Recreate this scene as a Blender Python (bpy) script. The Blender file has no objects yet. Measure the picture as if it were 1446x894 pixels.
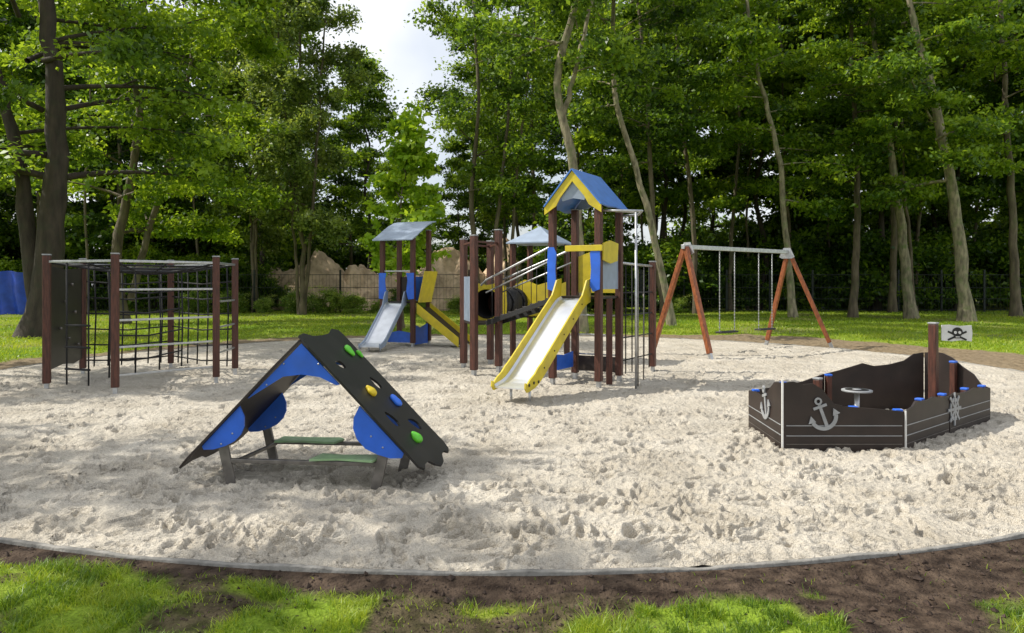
import bpy, math, bmesh, numpy as np
from mathutils import Vector, Matrix
from mathutils.geometry import tessellate_polygon
rng = np.random.default_rng(7)
scene = bpy.context.scene
COL = scene.collection

# ------------------------------------------------------------------ materials
def newmat(name):
    m = bpy.data.materials.new(name); m.use_nodes = True
    nt = m.node_tree; nt.nodes.clear()
    out = nt.nodes.new('ShaderNodeOutputMaterial')
    return m, nt, out
def N(nt, t, **kw):
    n = nt.nodes.new(t)
    for k, v in kw.items(): setattr(n, k, v)
    return n
def c4(c, s=1.0): return (min(c[0]*s,1), min(c[1]*s,1), min(c[2]*s,1), 1)
def mat(name, col, rough=.5, metal=0., var=.2, vscale=6., bump=0., bscale=60., stretch=(1,1,1), dirt=None, spec=.5, dirtamt=.5):
    m, nt, out = newmat(name)
    p = N(nt,'ShaderNodeBsdfPrincipled'); nt.links.new(p.outputs[0], out.inputs[0])
    p.inputs['Roughness'].default_value = rough; p.inputs['Metallic'].default_value = metal
    p.inputs['Specular IOR Level'].default_value = spec
    tc = N(nt,'ShaderNodeTexCoord'); mp = N(nt,'ShaderNodeMapping'); mp.inputs['Scale'].default_value = stretch
    nt.links.new(tc.outputs['Object'], mp.inputs[0])
    no = N(nt,'ShaderNodeTexNoise'); no.inputs['Scale'].default_value = vscale; no.inputs['Detail'].default_value = 3
    nt.links.new(mp.outputs[0], no.inputs['Vector'])
    r = N(nt,'ShaderNodeValToRGB'); r.color_ramp.elements[0].position=.3; r.color_ramp.elements[1].position=.7
    r.color_ramp.elements[0].color = c4(col,1-var); r.color_ramp.elements[1].color = c4(col,1+var)
    nt.links.new(no.outputs[0], r.inputs[0])
    last = r.outputs[0]
    if dirt:
        n2 = N(nt,'ShaderNodeTexNoise'); n2.inputs['Scale'].default_value = 3.3; n2.inputs['Detail'].default_value=4
        nt.links.new(tc.outputs['Object'], n2.inputs['Vector'])
        r2 = N(nt,'ShaderNodeValToRGB'); r2.color_ramp.elements[0].position=.5; r2.color_ramp.elements[1].position=.75
        nt.links.new(n2.outputs[0], r2.inputs[0])
        mu = N(nt,'ShaderNodeMath', operation='MULTIPLY'); mu.inputs[1].default_value=dirtamt
        nt.links.new(r2.outputs[0], mu.inputs[0])
        mx = N(nt,'ShaderNodeMix', data_type='RGBA'); mx.inputs[7].default_value = c4(dirt)
        nt.links.new(mu.outputs[0], mx.inputs[0]); nt.links.new(last, mx.inputs[6]); last = mx.outputs[2]
    nt.links.new(last, p.inputs['Base Color'])
    if bump:
        nb = N(nt,'ShaderNodeTexNoise'); nb.inputs['Scale'].default_value=bscale; nb.inputs['Detail'].default_value=2
        nt.links.new(mp.outputs[0], nb.inputs['Vector'])
        b = N(nt,'ShaderNodeBump'); b.inputs['Strength'].default_value=bump; b.inputs['Distance'].default_value=.02
        nt.links.new(nb.outputs[0], b.inputs['Height']); nt.links.new(b.outputs[0], p.inputs['Normal'])
    return m
def leafmat(name, dark, mid, light, trans=.45, tcol=None):
    m, nt, out = newmat(name)
    at = N(nt,'ShaderNodeAttribute'); at.attribute_name='tint'
    oi = N(nt,'ShaderNodeObjectInfo')
    ma = N(nt,'ShaderNodeMath', operation='MULTIPLY_ADD'); ma.inputs[1].default_value=.25
    nt.links.new(oi.outputs['Random'], ma.inputs[0])
    ad = N(nt,'ShaderNodeMath', operation='SUBTRACT'); ad.inputs[1].default_value=.12
    nt.links.new(at.outputs['Fac'], ad.inputs[0]); nt.links.new(ad.outputs[0], ma.inputs[2])
    r = N(nt,'ShaderNodeValToRGB'); e=r.color_ramp.elements
    e[0].position=0.05; e[0].color=c4(dark); e[1].position=.95; e[1].color=c4(light)
    x=e.new(.5); x.color=c4(mid)
    nt.links.new(ma.outputs[0], r.inputs[0])
    p = N(nt,'ShaderNodeBsdfPrincipled'); p.inputs['Roughness'].default_value=.42; p.inputs['Specular IOR Level'].default_value=.45
    nt.links.new(r.outputs[0], p.inputs['Base Color'])
    t = N(nt,'ShaderNodeBsdfTranslucent')
    mm = N(nt,'ShaderNodeMix', data_type='RGBA', blend_type='MULTIPLY'); mm.inputs[0].default_value=1
    mm.inputs[7].default_value = c4(tcol or (1.0,1.0,.3))
    g = N(nt,'ShaderNodeGamma'); g.inputs[1].default_value=.66
    nt.links.new(r.outputs[0], g.inputs[0])
    nt.links.new(g.outputs[0], mm.inputs[6]); nt.links.new(mm.outputs[2], t.inputs[0])
    mx = N(nt,'ShaderNodeMixShader'); mx.inputs[0].default_value=trans
    nt.links.new(p.outputs[0], mx.inputs[1]); nt.links.new(t.outputs[0], mx.inputs[2]); nt.links.new(mx.outputs[0], out.inputs[0])
    return m

M = {}
M['wood'] = mat('post_wood',(.075,.024,.014),.5,0,.5,9,.3,50,(6,6,.6))
M['swingwood'] = mat('swing_wood',(.24,.07,.02),.45,0,.4,9,.2,50,(2,2,1))
M['steel'] = mat('galvanised_steel',(.48,.49,.50),.42,.85,.18,14)
M['darksteel'] = mat('weathered_steel',(.19,.175,.16),.45,.6,.3,10)
M['slide'] = mat('slide_steel',(.76,.78,.81),.3,.75,.08,5)
M['grey'] = mat('grey_paint',(.30,.31,.32),.5,.0,.15,8)
M['white'] = mat('white_paint',(.66,.66,.64),.5,0,.1,8)
M['black'] = mat('black_panel',(.012,.011,.011),.42,0,.3,5,0,200,dirt=(.04,.036,.032),dirtamt=.3)
M['brownblack'] = mat('dark_brown_panel',(.020,.0115,.009),.5,0,.3,5,0,200,dirt=(.045,.034,.027),dirtamt=.3)
M['blue'] = mat('blue_panel',(.025,.13,.64),.42,0,.12,6,dirt=(.05,.12,.4))
M['roofblue'] = mat('roof_blue',(.06,.18,.52),.4,0,.12,6)
M['palegrey'] = mat('pale_blue_grey',(.27,.33,.42),.4,0,.12,6)
M['yellow'] = mat('yellow_panel',(.58,.46,.02),.42,0,.12,6,dirt=(.35,.27,.06))
M['green'] = mat('green_panel',(.26,.42,.21),.5,0,.2,8,dirt=(.40,.40,.33))
M['gholdm'] = mat('green_hold',(.12,.55,.03),.4,0,.1,8)
M['yholdm'] = mat('yellow_hold',(.75,.55,.02),.4,0,.1,8)
M['bholdm'] = mat('blue_hold',(.03,.16,.75),.4,0,.1,8)
M['rubber'] = mat('black_rubber',(.012,.012,.013),.6,0,.2,8)
M['rope'] = mat('black_rope',(.014,.014,.016),.8,0,.3,40)
M['bark'] = mat('bark',(.12,.095,.062),.9,0,.5,3,1.0,14,(2,2,.5),dirt=(.09,.125,.035))
M['barklight'] = mat('bark_light',(.23,.20,.13),.9,0,.55,4,1.0,14,(2,2,.6),dirt=(.12,.17,.05),dirtamt=.9)
M['barkdark'] = mat('bark_dark',(.05,.038,.028),.9,0,.4,3,1.0,14,(2,2,.5),dirt=(.03,.04,.02))
M['fence'] = mat('fence_metal',(.012,.018,.015),.5,.3,.2,5)
M['tarp'] = mat('blue_tarp',(.015,.06,.42),.45,0,.2,3,.3,12)
M['dirt'] = mat('mound_dirt',(.56,.42,.28),.95,0,.35,.9,1.,5,dirt=(.25,.17,.10),dirtamt=.7)
M['soilclod'] = mat('soil_clods',(.055,.036,.026),.95,0,.5,30)
M['kerb'] = mat('kerb_rubber',(.22,.21,.19),.9,0,.35,12,.4,60,dirt=(.4,.37,.33))
L = {}
L['forest'] = leafmat('leaf_forest',(.011,.034,.005),(.06,.135,.013),(.21,.34,.025),.48)
L['mid'] = leafmat('leaf_mid',(.018,.05,.007),(.085,.175,.015),(.24,.37,.028),.5)
L['lime'] = leafmat('leaf_lime',(.035,.09,.007),(.145,.265,.015),(.31,.44,.03),.55)
L['bright'] = leafmat('leaf_bright',(.14,.27,.015),(.25,.43,.02),(.38,.54,.04),.55)
L['silver'] = leafmat('leaf_silver',(.035,.07,.015),(.11,.18,.04),(.28,.36,.09),.45)
L['weed'] = leafmat('leaf_weed',(.07,.14,.02),(.18,.3,.035),(.35,.43,.09),.4)
L['grass'] = leafmat('grass_blades',(.05,.11,.01),(.17,.29,.02),(.36,.44,.05),.4)
L['meadow'] = leafmat('meadow_blades',(.13,.22,.015),(.26,.38,.022),(.42,.48,.05),.4)

# ------------------------------------------------------------------ mesh helpers
def build_mesh(name, chunks, mats, smooth=True):
    vs=[];loops=[];starts=[];mi=[];ti=[];off=0;lo=0
    for V,F,m,t in chunks:
        V=np.asarray(V,dtype=np.float32);F=np.asarray(F,dtype=np.int32)
        if len(F)==0: continue
        vs.append(V); loops.append((F+off).ravel()); k=F.shape[1]
        starts.append(lo+np.arange(len(F))*k); mi.append(np.full(len(F),m)); 
        ti.append(np.full(len(F),t) if np.isscalar(t) else t)
        off+=len(V); lo+=F.size
    V=np.concatenate(vs);Lp=np.concatenate(loops);S=np.concatenate(starts);MI=np.concatenate(mi).astype(np.int32);T=np.concatenate(ti).astype(np.float32)
    me=bpy.data.meshes.new(name)
    me.vertices.add(len(V)); me.vertices.foreach_set('co',V.ravel())
    me.loops.add(len(Lp)); me.loops.foreach_set('vertex_index',Lp.astype(np.int32))
    me.polygons.add(len(S)); me.polygons.foreach_set('loop_start',S.astype(np.int32))
    for m in mats: me.materials.append(m)
    me.polygons.foreach_set('material_index',MI)
    me.polygons.foreach_set('use_smooth',np.full(len(S),smooth))
    me.update(calc_edges=True)
    a=me.attributes.new('tint','FLOAT','FACE'); a.data.foreach_set('value',T)
    return me
def obj(name, me, loc=(0,0,0), parent=None):
    o=bpy.data.objects.new(name,me); COL.objects.link(o); o.location=loc
    if parent: o.parent=parent
    return o

class Grp:
    def __init__(s,name,loc):
        s.e=bpy.data.objects.new(name,None); COL.objects.link(s.e); s.e.location=loc; s.e.empty_display_size=.2
        s.o=np.array(loc,dtype=float)
    def raw(s,name,V,F,m,bevel=0.,smooth=False):
        me=bpy.data.meshes.new(name)
        V=[tuple(np.asarray(v,dtype=float)-s.o) for v in V]
        me.from_pydata(V,[],[tuple(int(i) for i in f) for f in F]); me.materials.append(m)
        bm=bmesh.new(); bm.from_mesh(me); bmesh.ops.recalc_face_normals(bm,faces=bm.faces); bm.to_mesh(me); bm.free()
        if smooth: me.polygons.foreach_set('use_smooth',[True]*len(me.polygons))
        o=obj(name,me,(0,0,0),s.e)
        if bevel:
            b=o.modifiers.new('bevel','BEVEL'); b.width=bevel; b.segments=2; b.limit_method='ANGLE'
        return o
    def beam(s,name,p1,p2,w,h,m,up=(0,0,1),bevel=.006):
        p1=Vector(p1);p2=Vector(p2);d=(p2-p1).normalized();up=Vector(up)
        if abs(d.dot(up))>.98: up=Vector((0,1,0)) if abs(d.y)<.9 else Vector((1,0,0))
        r=d.cross(up).normalized();u=r.cross(d).normalized()
        V=[]
        for p in (p1,p2):
            for a,b in ((-1,-1),(1,-1),(1,1),(-1,1)): V.append(p+r*(a*w/2)+u*(b*h/2))
        F=[(0,1,2,3),(7,6,5,4),(0,4,5,1),(1,5,6,2),(2,6,7,3),(3,7,4,0)]
        return s.raw(name,V,F,m,bevel)
    def vbox(s,name,x,y,z0,z1,w,dp,rot,m,bevel=.006):
        c,sn=math.cos(rot),math.sin(rot);V=[]
        for z in (z0,z1):
            for a,b in ((-1,-1),(1,-1),(1,1),(-1,1)):
                lx,ly=a*w/2,b*dp/2; V.append((x+c*lx-sn*ly,y+sn*lx+c*ly,z))
        F=[(0,1,2,3),(7,6,5,4),(0,4,5,1),(1,5,6,2),(2,6,7,3),(3,7,4,0)]
        return s.raw(name,V,F,m,bevel)
    def tube(s,name,pts,r,m,sides=10):
        pts=[np.array(p,dtype=float) for p in pts]
        V,F=tube_vf(np.array(pts),np.full(len(pts),r),sides)
        F=[tuple(f) for f in F]; n=len(pts)
        F.append(tuple(range(sides-1,-1,-1))); F.append(tuple((n-1)*sides+i for i in range(sides)))
        return s.raw(name,V,F,m,0,True)
    def prism(s,name,pts,O,ax,ay,th,m,holes=(),bevel=0.):
        O=Vector(O);ax=Vector(ax).normalized();ay=Vector(ay).normalized();n=ax.cross(ay).normalized()
        lps=[list(pts)]+[list(h) for h in holes]
        tri=tessellate_polygon([[Vector((a,b,0)) for a,b in l] for l in lps])
        flat=[p for l in lps for p in l];K=len(flat)
        V=[O+ax*a+ay*b+n*(th/2) for a,b in flat]+[O+ax*a+ay*b-n*(th/2) for a,b in flat]
        F=[tuple(t) for t in tri]+[tuple(K+i for i in reversed(t)) for t in tri]
        if not holes: F=[tuple(range(K)),tuple(K+i for i in reversed(range(K)))]
        st=0
        for l in lps:
            k=len(l)
            for i in range(k): F.append((st+i,st+(i+1)%k,K+st+(i+1)%k,K+st+i))
            st+=k
        return s.raw(name,V,F,m,bevel)
    def post(s,name,x,y,zt,w=.11,rot=0.,m=None):
        s.vbox(name,x,y,.1,zt,w,w,rot,m or M['wood'],.012)
        s.vbox(name+'_foot',x,y,-.1,.12,w*.55,w*.8,rot,M['steel'],.003)
        s.vbox(name+'_cap',x,y,zt+.001,zt+.022,w*1.08,w*1.08,rot,M['grey'],.006)

def tube_vf(P,R,sides):
    n=len(P);T=np.gradient(P,axis=0);T/=np.linalg.norm(T,axis=1)[:,None]+1e-9
    ref=np.array([1.,0,0]) if abs(T[:,0]).mean()<.6 else np.array([0,1.,0])
    A=np.cross(T,ref);A/=np.linalg.norm(A,axis=1)[:,None]+1e-9;B=np.cross(T,A)
    th=np.linspace(0,2*np.pi,sides,endpoint=False)
    V=P[:,None,:]+R[:,None,None]*(np.cos(th)[None,:,None]*A[:,None,:]+np.sin(th)[None,:,None]*B[:,None,:])
    i=np.arange(n-1)[:,None];j=np.arange(sides)[None,:];j2=(j+1)%sides
    F=np.stack([i*sides+j,i*sides+j2,(i+1)*sides+j2,(i+1)*sides+j],-1).reshape(-1,4)
    return V.reshape(-1,3),F

_lat={}
def vnoise(x,y,scale,seed=0):
    if seed not in _lat: _lat[seed]=np.random.default_rng(seed+100).random((256,256))
    g=_lat[seed];X=np.asarray(x)/scale+1000.37;Y=np.asarray(y)/scale+1000.71
    xi=np.floor(X).astype(int);yi=np.floor(Y).astype(int);fx=X-xi;fy=Y-yi
    fx=fx*fx*(3-2*fx);fy=fy*fy*(3-2*fy)
    a=g[xi%256,yi%256];b=g[(xi+1)%256,yi%256];c=g[xi%256,(yi+1)%256];d=g[(xi+1)%256,(yi+1)%256]
    return (a*(1-fx)+b*fx)*(1-fy)+(c*(1-fx)+d*fx)*fy
def sstep(a,b,x):
    t=np.clip((x-a)/(b-a),0,1);return t*t*(3-2*t)

CX,CY,R0=-.1,14.4,10.0
# ------------------------------------------------------------------ sand
def make_sand():
    rows,cols=640,820
    y0,y1=CY-R0+.004,CY+R0-.004
    k=np.linspace(0,1,rows); inv=1/(y0)+(1/y1-1/y0)*k; ys=1/inv
    half=np.sqrt(np.maximum(R0**2-(ys-CY)**2,1e-6))
    s=np.linspace(-1,1,cols)
    X=CX+half[:,None]*s[None,:];Y=np.repeat(ys[:,None],cols,1)
    wx=X+.12*(vnoise(X,Y,.3,6)-.5);wy=Y+.12*(vnoise(X,Y,.3,7)-.5)
    Z=.05*(vnoise(X,Y,1.9,1)-.5)+.026*(vnoise(wx,wy,.45,2)-.5)+.030*(vnoise(wx,wy,.17,3)-.5)+.020*(vnoise(wx,wy,.075,4)-.5)+.011*(vnoise(X,Y,.033,5)-.5)
    r2=np.random.default_rng(3)
    n=9500
    fy=1/(1/y0+(1/y1-1/y0)*r2.random(n)**1.0); fy2=y0+(y1-y0)*r2.random(n)
    fy=np.where(r2.random(n)<.5,fy,fy2); fx=CX+R0*(2*r2.random(n)-1)
    for i in range(n):
        L_,W_=r2.uniform(.08,.145),r2.uniform(.034,.054);an=r2.uniform(0,np.pi);dp=r2.uniform(.014,.048)
        if r2.random()<.3: L_=W_=r2.uniform(.025,.06)
        a=np.searchsorted(ys,fy[i]-.28);b=np.searchsorted(ys,fy[i]+.28)
        if b<=a: continue
        hm=half[a:b].max(); sx=(fx[i]-CX)/hm
        if abs(sx)>1: continue
        hmin=max(half[a:b].min(),.3)
        c0=int((min((fx[i]-.28-CX)/hmin,(fx[i]-.28-CX)/hm)+1)/2*cols);c1=int((max((fx[i]+.28-CX)/hmin,(fx[i]+.28-CX)/hm)+1)/2*cols)+2
        c0=max(c0,0);c1=min(c1,cols)
        if c1<=c0: continue
        dx=wx[a:b,c0:c1]-fx[i];dy=wy[a:b,c0:c1]-fy[i]
        u=(dx*np.cos(an)+dy*np.sin(an))/L_;v=(-dx*np.sin(an)+dy*np.cos(an))/W_
        q=np.sqrt(u*u+v*v)
        Z[a:b,c0:c1]+= -dp*(1-sstep(.75,1.03,q))+dp*.45*np.exp(-((q-1.28)/.22)**2)
    rr=np.sqrt((X-CX)**2+(Y-CY)**2); edge=sstep(R0-.02,R0-.5,rr)
    Z=.0+Z*(.3+.7*edge)
    V=np.stack([X,Y,Z],-1).reshape(-1,3)
    i=np.arange(rows-1)[:,None];j=np.arange(cols-1)[None,:]
    F=np.stack([i*cols+j,i*cols+j+1,(i+1)*cols+j+1,(i+1)*cols+j],-1).reshape(-1,4)
    m,nt,out=newmat('sand')
    p=N(nt,'ShaderNodeBsdfPrincipled');p.inputs['Roughness'].default_value=.95;p.inputs['Specular IOR Level'].default_value=.15
    nt.links.new(p.outputs[0],out.inputs[0]);g=N(nt,'ShaderNodeNewGeometry')
    def no(s,d):
        t=N(nt,'ShaderNodeTexNoise');t.inputs['Scale'].default_value=s;t.inputs['Detail'].default_value=d;nt.links.new(g.outputs['Position'],t.inputs['Vector']);return t
    a=no(1.1,4);b=no(120,2);c=no(22,4)
    r=N(nt,'ShaderNodeValToRGB');r.color_ramp.elements[0].position=.32;r.color_ramp.elements[1].position=.68
    r.color_ramp.elements[0].color=(.50,.452,.375,1);r.color_ramp.elements[1].color=(.66,.61,.525,1)
    nt.links.new(a.outputs[0],r.inputs[0])
    r2_=N(nt,'ShaderNodeValToRGB');r2_.color_ramp.elements[0].position=.35;r2_.color_ramp.elements[1].position=.58
    r2_.color_ramp.elements[0].color=(.66,.64,.60,1);r2_.color_ramp.elements[1].color=(1,1,1,1)
    nt.links.new(b.outputs[0],r2_.inputs[0])
    mx=N(nt,'ShaderNodeMix',data_type='RGBA',blend_type='MULTIPLY');mx.inputs[0].default_value=.85
    nt.links.new(r.outputs[0],mx.inputs[6]);nt.links.new(r2_.outputs[0],mx.inputs[7]);nt.links.new(mx.outputs[2],p.inputs['Base Color'])
    ad=N(nt,'ShaderNodeMath',operation='MULTIPLY_ADD');ad.inputs[1].default_value=.3
    nt.links.new(b.outputs[0],ad.inputs[0]);nt.links.new(c.outputs[0],ad.inputs[2])
    bu=N(nt,'ShaderNodeBump');bu.inputs['Strength'].default_value=1.;bu.inputs['Distance'].default_value=.045
    nt.links.new(ad.outputs[0],bu.inputs['Height']);nt.links.new(bu.outputs[0],p.inputs['Normal'])
    obj('sand_pit',build_mesh('sand_pit',[(V,F,0,0.)],[m]))
make_sand()

# ------------------------------------------------------------------ ground
def gmask(x,y):
    r=np.sqrt((x-CX)**2+(y-CY)**2)
    n=vnoise(x,y,.5,11)*.6+vnoise(x,y,.17,12)*.4
    n2=vnoise(x,y,1.8,13)
    front=y<10
    thr_f=10.02+.42*n+1.7*sstep(1.35,2.1,x+.8*(n-.5))+.14*sstep(-1.5,0,x)
    thr_b=10.5+1.0*n2+2.2*sstep(4,8,x)
    thr=np.where(front,thr_f,thr_b)
    g=sstep(-.06,.14,r-thr)
    g=g*np.where(front,1.-.94*sstep(.45,.62,vnoise(x,y,.28,15)*.5+vnoise(x,y,.8,16)*.5),1.-.4*sstep(.6,.85,n2))
    extra=.45*sstep(.74,.86,vnoise(x,y,.35,17))*(front&(x>1.2)&(r>10.2))
    return np.maximum(g,extra)
def make_ground():
    segs=1440
    rad=np.concatenate([[0,6,9.7,9.95],np.arange(10.0,11.6,.03),np.linspace(11.65,14,30),np.linspace(14.3,40,60),np.array([45,50,60,80,110,160,240,400])])
    th=np.linspace(0,2*np.pi,segs,endpoint=False)
    X=CX+rad[:,None]*np.sin(th)[None];Y=CY-rad[:,None]*np.cos(th)[None]
    Z=np.zeros_like(X)
    near=sstep(10.02,10.25,rad)[:,None]
    Z+=near*(.05*(vnoise(X,Y,.5,21)-.5)+.035*(vnoise(X,Y,.13,22)-.5)+.02*(vnoise(X,Y,.06,23)-.5))
    Z+=sstep(12,20,rad)[:,None]*.15*(vnoise(X,Y,5,24)-.5)
    Z-=.008
    Z[rad<9.99]=-.35
    G_=gmask(X,Y)
    V=np.stack([X,Y,Z],-1).reshape(-1,3)
    n=len(rad);i=np.arange(n-1)[:,None];j=np.arange(segs)[None];j2=(j+1)%segs
    F=np.stack([i*segs+j,i*segs+j2,(i+1)*segs+j2,(i+1)*segs+j],-1).reshape(-1,4)
    m,nt,out=newmat('ground')
    p=N(nt,'ShaderNodeBsdfPrincipled');p.inputs['Roughness'].default_value=.95;p.inputs['Specular IOR Level'].default_value=.15
    nt.links.new(p.outputs[0],out.inputs[0]);g=N(nt,'ShaderNodeNewGeometry')
    at=N(nt,'ShaderNodeAttribute');at.attribute_name='grass'
    def noise(s,d=6):
        t=N(nt,'ShaderNodeTexNoise');t.inputs['Scale'].default_value=s;t.inputs['Detail'].default_value=d;nt.links.new(g.outputs['Position'],t.inputs['Vector']);return t
    def ramp(src,a,b,ca,cb):
        r=N(nt,'ShaderNodeValToRGB');r.color_ramp.elements[0].position=a;r.color_ramp.elements[1].position=b
        r.color_ramp.elements[0].color=c4(ca);r.color_ramp.elements[1].color=c4(cb);nt.links.new(src,r.inputs[0]);return r
    nA=noise(9,5);nB=noise(.45,3);nC=noise(45,3)
    soil=ramp(nA.outputs[0],.35,.7,(.026,.017,.012),(.11,.078,.055))
    tan=ramp(nA.outputs[0],.3,.7,(.16,.12,.07),(.29,.225,.145))
    sx=N(nt,'ShaderNodeSeparateXYZ');nt.links.new(g.outputs['Position'],sx.inputs[0])
    mr=N(nt,'ShaderNodeMapRange');mr.inputs[1].default_value=7;mr.inputs[2].default_value=13;nt.links.new(sx.outputs[1],mr.inputs[0])
    m1=N(nt,'ShaderNodeMix',data_type='RGBA');nt.links.new(mr.outputs[0],m1.inputs[0]);nt.links.new(soil.outputs[0],m1.inputs[6]);nt.links.new(tan.outputs[0],m1.inputs[7])
    ga=ramp(nB.outputs[0],.35,.68,(.17,.29,.02),(.34,.40,.05))
    gb=ramp(nC.outputs[0],.3,.7,(.55,.55,.5),(1,1,1))
    gm=N(nt,'ShaderNodeMix',data_type='RGBA',blend_type='MULTIPLY');gm.inputs[0].default_value=1
    nt.links.new(ga.outputs[0],gm.inputs[6]);nt.links.new(gb.outputs[0],gm.inputs[7])
    m2=N(nt,'ShaderNodeMix',data_type='RGBA');nt.links.new(at.outputs['Fac'],m2.inputs[0]);nt.links.new(m1.outputs[2],m2.inputs[6]);nt.links.new(gm.outputs[2],m2.inputs[7])
    nt.links.new(m2.outputs[2],p.inputs['Base Color'])
    bu=N(nt,'ShaderNodeBump');bu.inputs['Strength'].default_value=.9;bu.inputs['Distance'].default_value=.03
    nt.links.new(nC.outputs[0],bu.inputs['Height']);nt.links.new(bu.outputs[0],p.inputs['Normal'])
    me=build_mesh('ground',[(V,F,0,0.)],[m])
    a=me.attributes.new('grass','FLOAT','POINT');a.data.foreach_set('value',G_.ravel().astype(np.float32))
    obj('ground',me)
    th=np.linspace(0,2*np.pi,1440,endpoint=False)
    prof=[(9.998,-.1),(9.996,.006),(10.0,.012),(10.032,.012),(10.036,.006),(10.036,-.1)]
    V=[];K=len(prof)
    wob_=.006*np.sin(th*37)+.004*np.sin(th*91)+.006*(np.random.default_rng(2).random(1440)-.5)
    for (r,z) in prof:
        V.append(np.stack([CX+(r+.3*wob_)*np.sin(th),CY-(r+.3*wob_)*np.cos(th),np.full_like(th,z)+wob_*(z>0)],-1))
    V=np.concatenate(V);i=np.arange(K-1)[:,None];j=np.arange(1440)[None];j2=(j+1)%1440
    F=np.stack([i*1440+j,i*1440+j2,(i+1)*1440+j2,(i+1)*1440+j],-1).reshape(-1,4)
    obj('sand_pit_kerb',build_mesh('sand_pit_kerb',[(V,F,0,0.)],[M['kerb']]))
make_ground()
def gz(x,y):
    r=np.sqrt((x-CX)**2+(y-CY)**2)
    return sstep(10.02,10.25,r)*(.05*(vnoise(x,y,.5,21)-.5)+.035*(vnoise(x,y,.13,22)-.5)+.02*(vnoise(x,y,.06,23)-.5))+sstep(12,20,r)*.15*(vnoise(x,y,5,24)-.5)-.008

def blades(name,x,y,h,w,bend,tint,matl):
    n=len(x);z=gz(x,y)-.004;r=np.random.default_rng(5)
    an=r.uniform(0,2*np.pi,n);dx,dy=np.cos(an),np.sin(an);bx=r.normal(0,1,n)*bend*h;by=r.normal(0,1,n)*bend*h
    P=np.zeros((n,5,3))
    P[:,0]=np.stack([x-dx*w,y-dy*w,z],-1);P[:,1]=np.stack([x+dx*w,y+dy*w,z],-1)
    P[:,2]=np.stack([x+bx*.35-dx*w*.8,y+by*.35-dy*w*.8,z+h*.6],-1);P[:,3]=np.stack([x+bx*.35+dx*w*.8,y+by*.35+dy*w*.8,z+h*.6],-1)
    P[:,4]=np.stack([x+bx,y+by,z+h],-1)
    b=np.arange(n)[:,None]*5
    q=b+np.array([[0,1,3,2]]);t=b+np.array([[2,3,4]])
    V=P.reshape(-1,3)
    me=build_mesh(name,[(V,q,0,tint),(V,t,0,tint)],[matl],smooth=False)
    return obj(name,me)
def make_grass():
    r=np.random.default_rng(8)
    n=330000
    x=r.uniform(-4.6,4.6,n);y=r.uniform(2.9,6.0,n)
    rr=np.sqrt((x-CX)**2+(y-CY)**2);g=gmask(x,y);d=vnoise(x,y,.11,31)*.6+vnoise(x,y,.05,32)*.4
    k=(rr>10.08)&(r.random(n)<np.clip(g*1.2*sstep(.28,.65,d)+.006,0,1))
    x,y=x[k],y[k];g=g[k];n=len(x)
    h=r.uniform(.02,.075,n)*(.4+1.0*vnoise(x,y,.16,33))*(.5+.5*g);w=r.uniform(.0014,.0032,n)
    t=np.clip(.5+1.0*(vnoise(x,y,.2,34)-.5)+r.normal(0,.22,n),0,1)
    blades('lawn_grass',x,y,h,w,.65,t,L['grass'])
    n=150000
    y=r.uniform(13,46,n);x=r.uniform(-1,1,n)*(8+y*.75)
    rr=np.sqrt((x-CX)**2+(y-CY)**2);g=gmask(x,y)
    k=(rr>10.3)&(r.random(n)<g);x,y=x[k],y[k];n=len(x)
    h=r.uniform(.03,.10,n)*(.6+.8*vnoise(x,y,2,35));w=r.uniform(.010,.022,n)
    t=np.clip(.5+.8*(vnoise(x,y,2.5,36)-.5)+r.normal(0,.15,n),0,1)
    blades('meadow_grass',x,y,h,w,.5,t,L['meadow'])
    n=16000
    x=r.uniform(-5,5,n);y=r.uniform(2.9,6.6,n);rr=np.sqrt((x-CX)**2+(y-CY)**2)
    k=(rr>10.045)&(r.random(n)>gmask(x,y)*.85);x,y=x[k],y[k];n=len(x);s=r.uniform(.003,.009,n)*np.where(r.random(n)<.08,2.6,1)
    base=np.array([[1,0,0],[0,1,0],[-1,0,0],[0,-1,0],[0,0,1],[0,0,-1]],float)
    P=base[None]*s[:,None,None]*r.uniform(.5,1.4,(n,6,1))+r.normal(0,.2,(n,6,3))*s[:,None,None]
    P+=np.stack([x,y,gz(x,y)+s*.3],-1)[:,None]
    F0=np.array([[0,1,4],[1,2,4],[2,3,4],[3,0,4],[1,0,5],[2,1,5],[3,2,5],[0,3,5]])
    F=(np.arange(n)[:,None,None]*6+F0[None]).reshape(-1,3)
    obj('soil_clods',build_mesh('soil_clods',[(P.reshape(-1,3),F,0,0.)],[M['soilclod']],smooth=False))
make_grass()

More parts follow.
